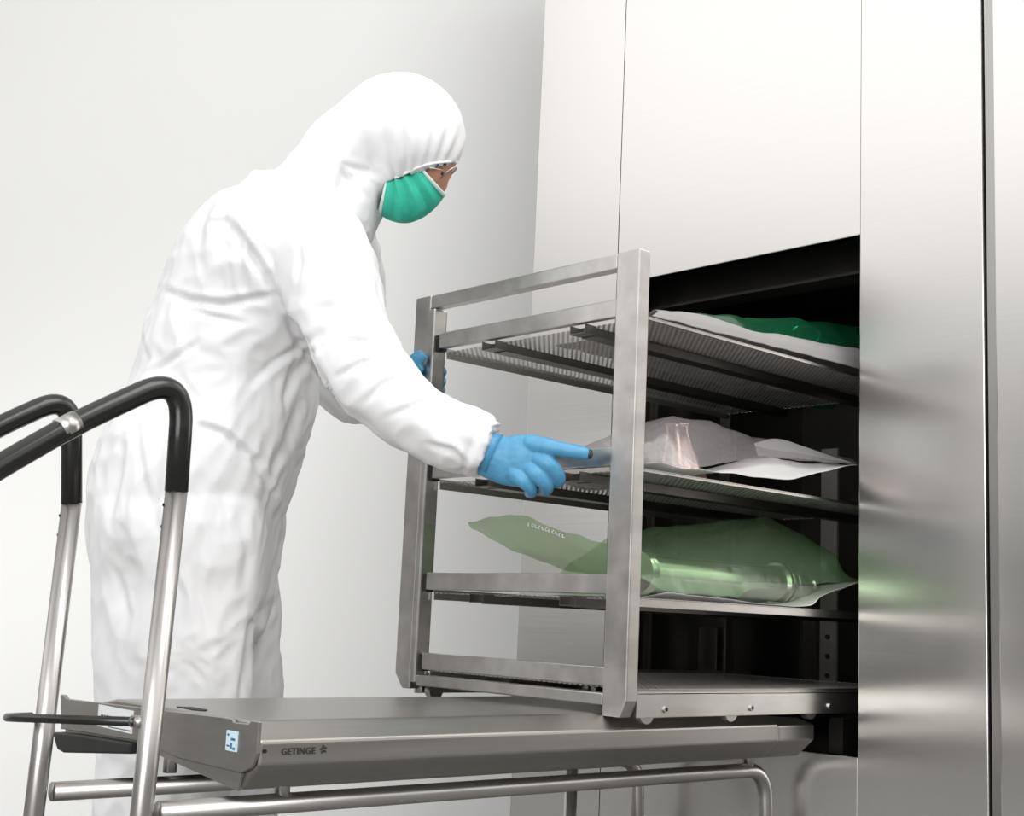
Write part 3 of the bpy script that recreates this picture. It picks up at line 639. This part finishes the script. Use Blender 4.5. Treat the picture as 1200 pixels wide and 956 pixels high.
# body inside the coverall: one continuous skinned surface with head and face
bm = bmesh.new()
L(bm, trunk[1:], 28, sc=.80); L(bm, [(r[0], r[1], r[2], r[3], r[4]) for r in legn], sc=.62); L(bm, legf, sc=.62)
L(bm, armn[:-1]+[(600, 535, 2.185, 32, .030)], sc=.62); L(bm, armf[:-1]+[(482, 438, 2.55, 22, .030)], sc=.62)
L(bm, [(445, 190, 2.42, 34, .055), (418, 212, 2.42, 34, .055), (385, 245, 2.42, 44, .07)], sc=1)
E3(bm, 474, 156, 2.42, 61, 56, .080, -25)
L(bm, [(500, 178, 2.42, 38, .066), (492, 205, 2.42, 33, .060), (478, 228, 2.42, 24, .047), (466, 243, 2.42, 13, .030)], 24)
L(bm, [(524, 190, 2.42, 7, .010), (519, 204, 2.42, 8, .011), (515, 218, 2.42, 9, .016), (508, 226, 2.42, 6, .014)], 14)      # nose
E3(bm, 520, 190, 2.42, 13, 5, .048, -20)                                                                                     # brow
E3(bm, 458, 178, 2.345, 8, 17, .012, -30)                                                                                    # ear
for dz in (-.031, .031): E3(bm, 512, 200, 2.42+dz, 7, 5, .011, -30)                                                          # lids
E3(bm, 496, 235, 2.42, 9, 5, .022, -45)                                                                                      # lips
body = from_mesh('body', remeshed(bm, .0045, 3), M['skin'], person)
for dz in (-.034, .034):
    b_ = bmesh.new(); E3(b_, 516, 202, 2.42+dz, 3.5, 3.5, .0075); ey = obj('eye', b_, M['eyew'], body, smooth=True)
    b_ = bmesh.new(); E3(b_, 518, 203.5, 2.418+dz, 2.0, 2.0, .0055); obj('iris', b_, M['hair'], ey, smooth=True)
    obj('eyebrow', tube(bmesh.new(), [at(512, 193, 'd', 2.40+dz*1.35), at(523, 192, 'd', 2.413+dz), at(527, 193, 'd', 2.42+dz*.5)], [.0015, .0026, .0015], 8, 4), M['hair'], body, smooth=True)
# spectacles
gl = obj('spectacles', tube(bmesh.new(), fillet([at(503, 196, 'd', 2.335), at(516, 199, 'd', 2.345), at(521, 201, 'd', 2.37)], .01), .0012, 8), M['tube'], person, smooth=True)
for dz in (-.030, .030):
    c = at(526, 203, 'd', 2.42+dz); nrm = (CR*.60-CU*.80).normalized(); ax = (CR*.80+CU*.60).normalized(); a2 = CF
    bm = bmesh.new(); tube(bm, [c+ax*(.017*math.cos(t))+a2*(.024*math.sin(t)) for t in np.linspace(0, 2*math.pi, 29)], .0013, 8)
    obj('lens_rim', bm, M['tube'], gl, smooth=True)
    bm = bmesh.new(); vs = [bm.verts.new(c+ax*(.0165*math.cos(t))+a2*(.0235*math.sin(t))) for t in np.linspace(0, 2*math.pi, 28, endpoint=False)]; bm.faces.new(vs)
    sheet('lens', bm, M['lens'], gl, .0012)

# face mask: cloth wrapped round nose, mouth and chin, pleats gathered at the ear loops
mid = [(521, 227), (513, 238), (503, 248), (490, 256), (475, 260), (458, 257), (444, 249)]
sidep = [(495, 198), (487, 202), (478, 206), (470, 209), (463, 211), (458, 212), (453, 212)]
mid = catmull(mid, 6); sidep = catmull(sidep, 6)
def maskpt(u, v, lift=0.0):
    th = (u*2-1)*math.pi/2*1.0; i = v*(len(mid)-1); k0 = min(int(i), len(mid)-2); f = i-k0
    m_ = mid[k0]*(1-f)+mid[k0+1]*f; s_ = sidep[k0]*(1-f)+sidep[k0+1]*f
    c = 1-math.cos(th); near = th < 0
    px = m_*(1-c)+s_*c
    wdt = .068 if near else .068
    pl = .0085*(abs(((v*4.2+.25*abs(th)) % 1)-.5)*2-.5)*min(1, abs(th)*1.1)*math.sin(math.pi*v)**.5
    pull = 1.0
    p = at(px[0], px[1], 'd', 2.42+wdt*math.sin(th))
    nrm = (p-at(486, 215, 'd', 2.42)).normalized()
    return p+nrm*(pl+lift)
fm = sheet('face_mask', grid(bmesh.new(), lambda u, v: maskpt(u, v, .002), 48, 60), M['mask'], person, .0012)
for vv in (0.0, 1.0):
    bm = grid(bmesh.new(), lambda u, v: maskpt(u, vv+(v*.055 if vv == 0 else -v*.055), .0035), 40, 2); sheet('edge_band', bm, M['maskband'], fm, .0008)
obj('ear_loop', tube(bmesh.new(), [maskpt(.02, .03, .003), at(482, 190, 'd', 2.340), at(462, 180, 'd', 2.335), at(455, 195, 'd', 2.345), maskpt(.02, .97, .003)], .0013, 8, 5), M['maskband'], fm, smooth=True)

# gloves
def Yp(px, py, off): return at(px, py, 'y', YF+.004+off)
bm = bmesh.new()
def T(rows, n=18, k=5, s=1.0):
    tube(bm, [at(r[0], r[1], 'd', r[2]) for r in rows], [(r[3]*r[2]/F*s, r[4]*s) for r in rows], n, k, side=SD)
T([(560, 530, 2.185, 24, .024), (580, 536, 2.18, 27, .023), (596, 540, 2.175, 29, .021), (612, 540, 2.168, 31, .0195), (628, 539, 2.165, 28, .017), (638, 538, 2.165, 20, .014)], 24)
T([(618, 520, 2.165, 12, .015), (640, 523, 2.150, 10.5, .0125), (656, 526, 2.145, 9, .0112), (674, 529, 2.142, 8.4, .0108), (686, 531.3, 2.142, 7.8, .010), (692, 532.5, 2.142, 5, .007)])
T([(622, 535, 2.165, 11, .014), (640, 542, 2.148, 10.5, .0130), (652, 554, 2.150, 9.3, .0115), (655, 563, 2.162, 8, .0105), (650, 566, 2.178, 6.5, .009)])
T([(615, 545, 2.165, 11, .014), (628, 555, 2.150, 10.5, .0130), (639, 566, 2.152, 9, .0112), (641, 573, 2.165, 7.5, .010), (636, 575, 2.180, 6.0, .009)])
T([(600, 552, 2.165, 11, .013), (612, 562, 2.155, 9.5, .0115), (621, 571, 2.157, 8, .0100), (623, 577, 2.168, 6.5, .009), (619, 578, 2.180, 5.5, .008)])
T([(588, 525, 2.185, 11, .014), (606, 521, 2.205, 11, .013), (628, 524, 2.222, 9.5, .0115), (645, 530, 2.230, 8, .010)])
me = remeshed(bm, .0016, 4)
gl1 = from_mesh('glove', me, M['glove'], person)
obj('glove_cuff', tube(bmesh.new(), [at(566, 527, 'd', 2.182), at(580, 533, 'd', 2.178)], [(.033, .036), (.036, .030)], 24, 3, side=SD), M['glove'], gl1, smooth=True)
b_ = bmesh.new(); E3(b_, 690.5, 532, 2.1412, 4.5, 6.0, .0085, -10); tp = obj('fingertip', b_, mat('dark_fingertip', (.03, .035, .03), .4), gl1, smooth=True); tp['label'] = 'dark fingertip'  # dark cap over the end of the index finger
# far hand grips the far post: thumb in front, fingers behind with tips showing past it
bm = bmesh.new()
T([(462, 446, 2.565, 18, .022), (474, 436, 2.555, 17, .020), (482, 432, 2.535, 14, .018)], 20)
T([(472, 434, 2.54, 10, .013), (480, 428, 2.512, 9.5, .011), (490, 420, 2.505, 8.5, .010), (497, 414, 2.503, 6, .008)])
T([(474, 440, 2.54, 9, .012), (484, 433, 2.512, 8.5, .010), (494, 428, 2.505, 7, .009)])
for k_, (yy, xe) in enumerate(((420, 515), (431, 517), (442, 516.5), (452, 515.5))):
    T([(476, 434+k_*4, 2.555, 8, .011), (490, yy+2, 2.600, 8, .011), (504, yy+1, 2.590, 7.5, .0105), (xe, yy+4, 2.560, 6.5, .0095), (xe, yy+8, 2.535, 5.0, .008)])
from_mesh('glove', remeshed(bm, .0018, 4), M['glove'], person)
for n_, (x, y, d, a) in enumerate(((205, 1190, 2.33, 0), (272, 1135, 2.53, 0))):
    c = at(x, y, 'd', d); c.z = .05
    f2 = Vector((CR.x, CR.y, 0)).normalized()
    bm = bmesh.new(); tube(bm, [c-f2*.13+Vector((0, 0, -.005)), c-f2*.09, c+f2*.0, c+f2*.09-Vector((0, 0, .008)), c+f2*.14-Vector((0, 0, .018))], [(.028, .03), (.047, .045), (.045, .045), (.038, .048), (.02, .03)], 20, 5, side=Vector((-f2.y, f2.x, 0)))
    obj('overshoe', bm, M['shoe'], person, smooth=True)
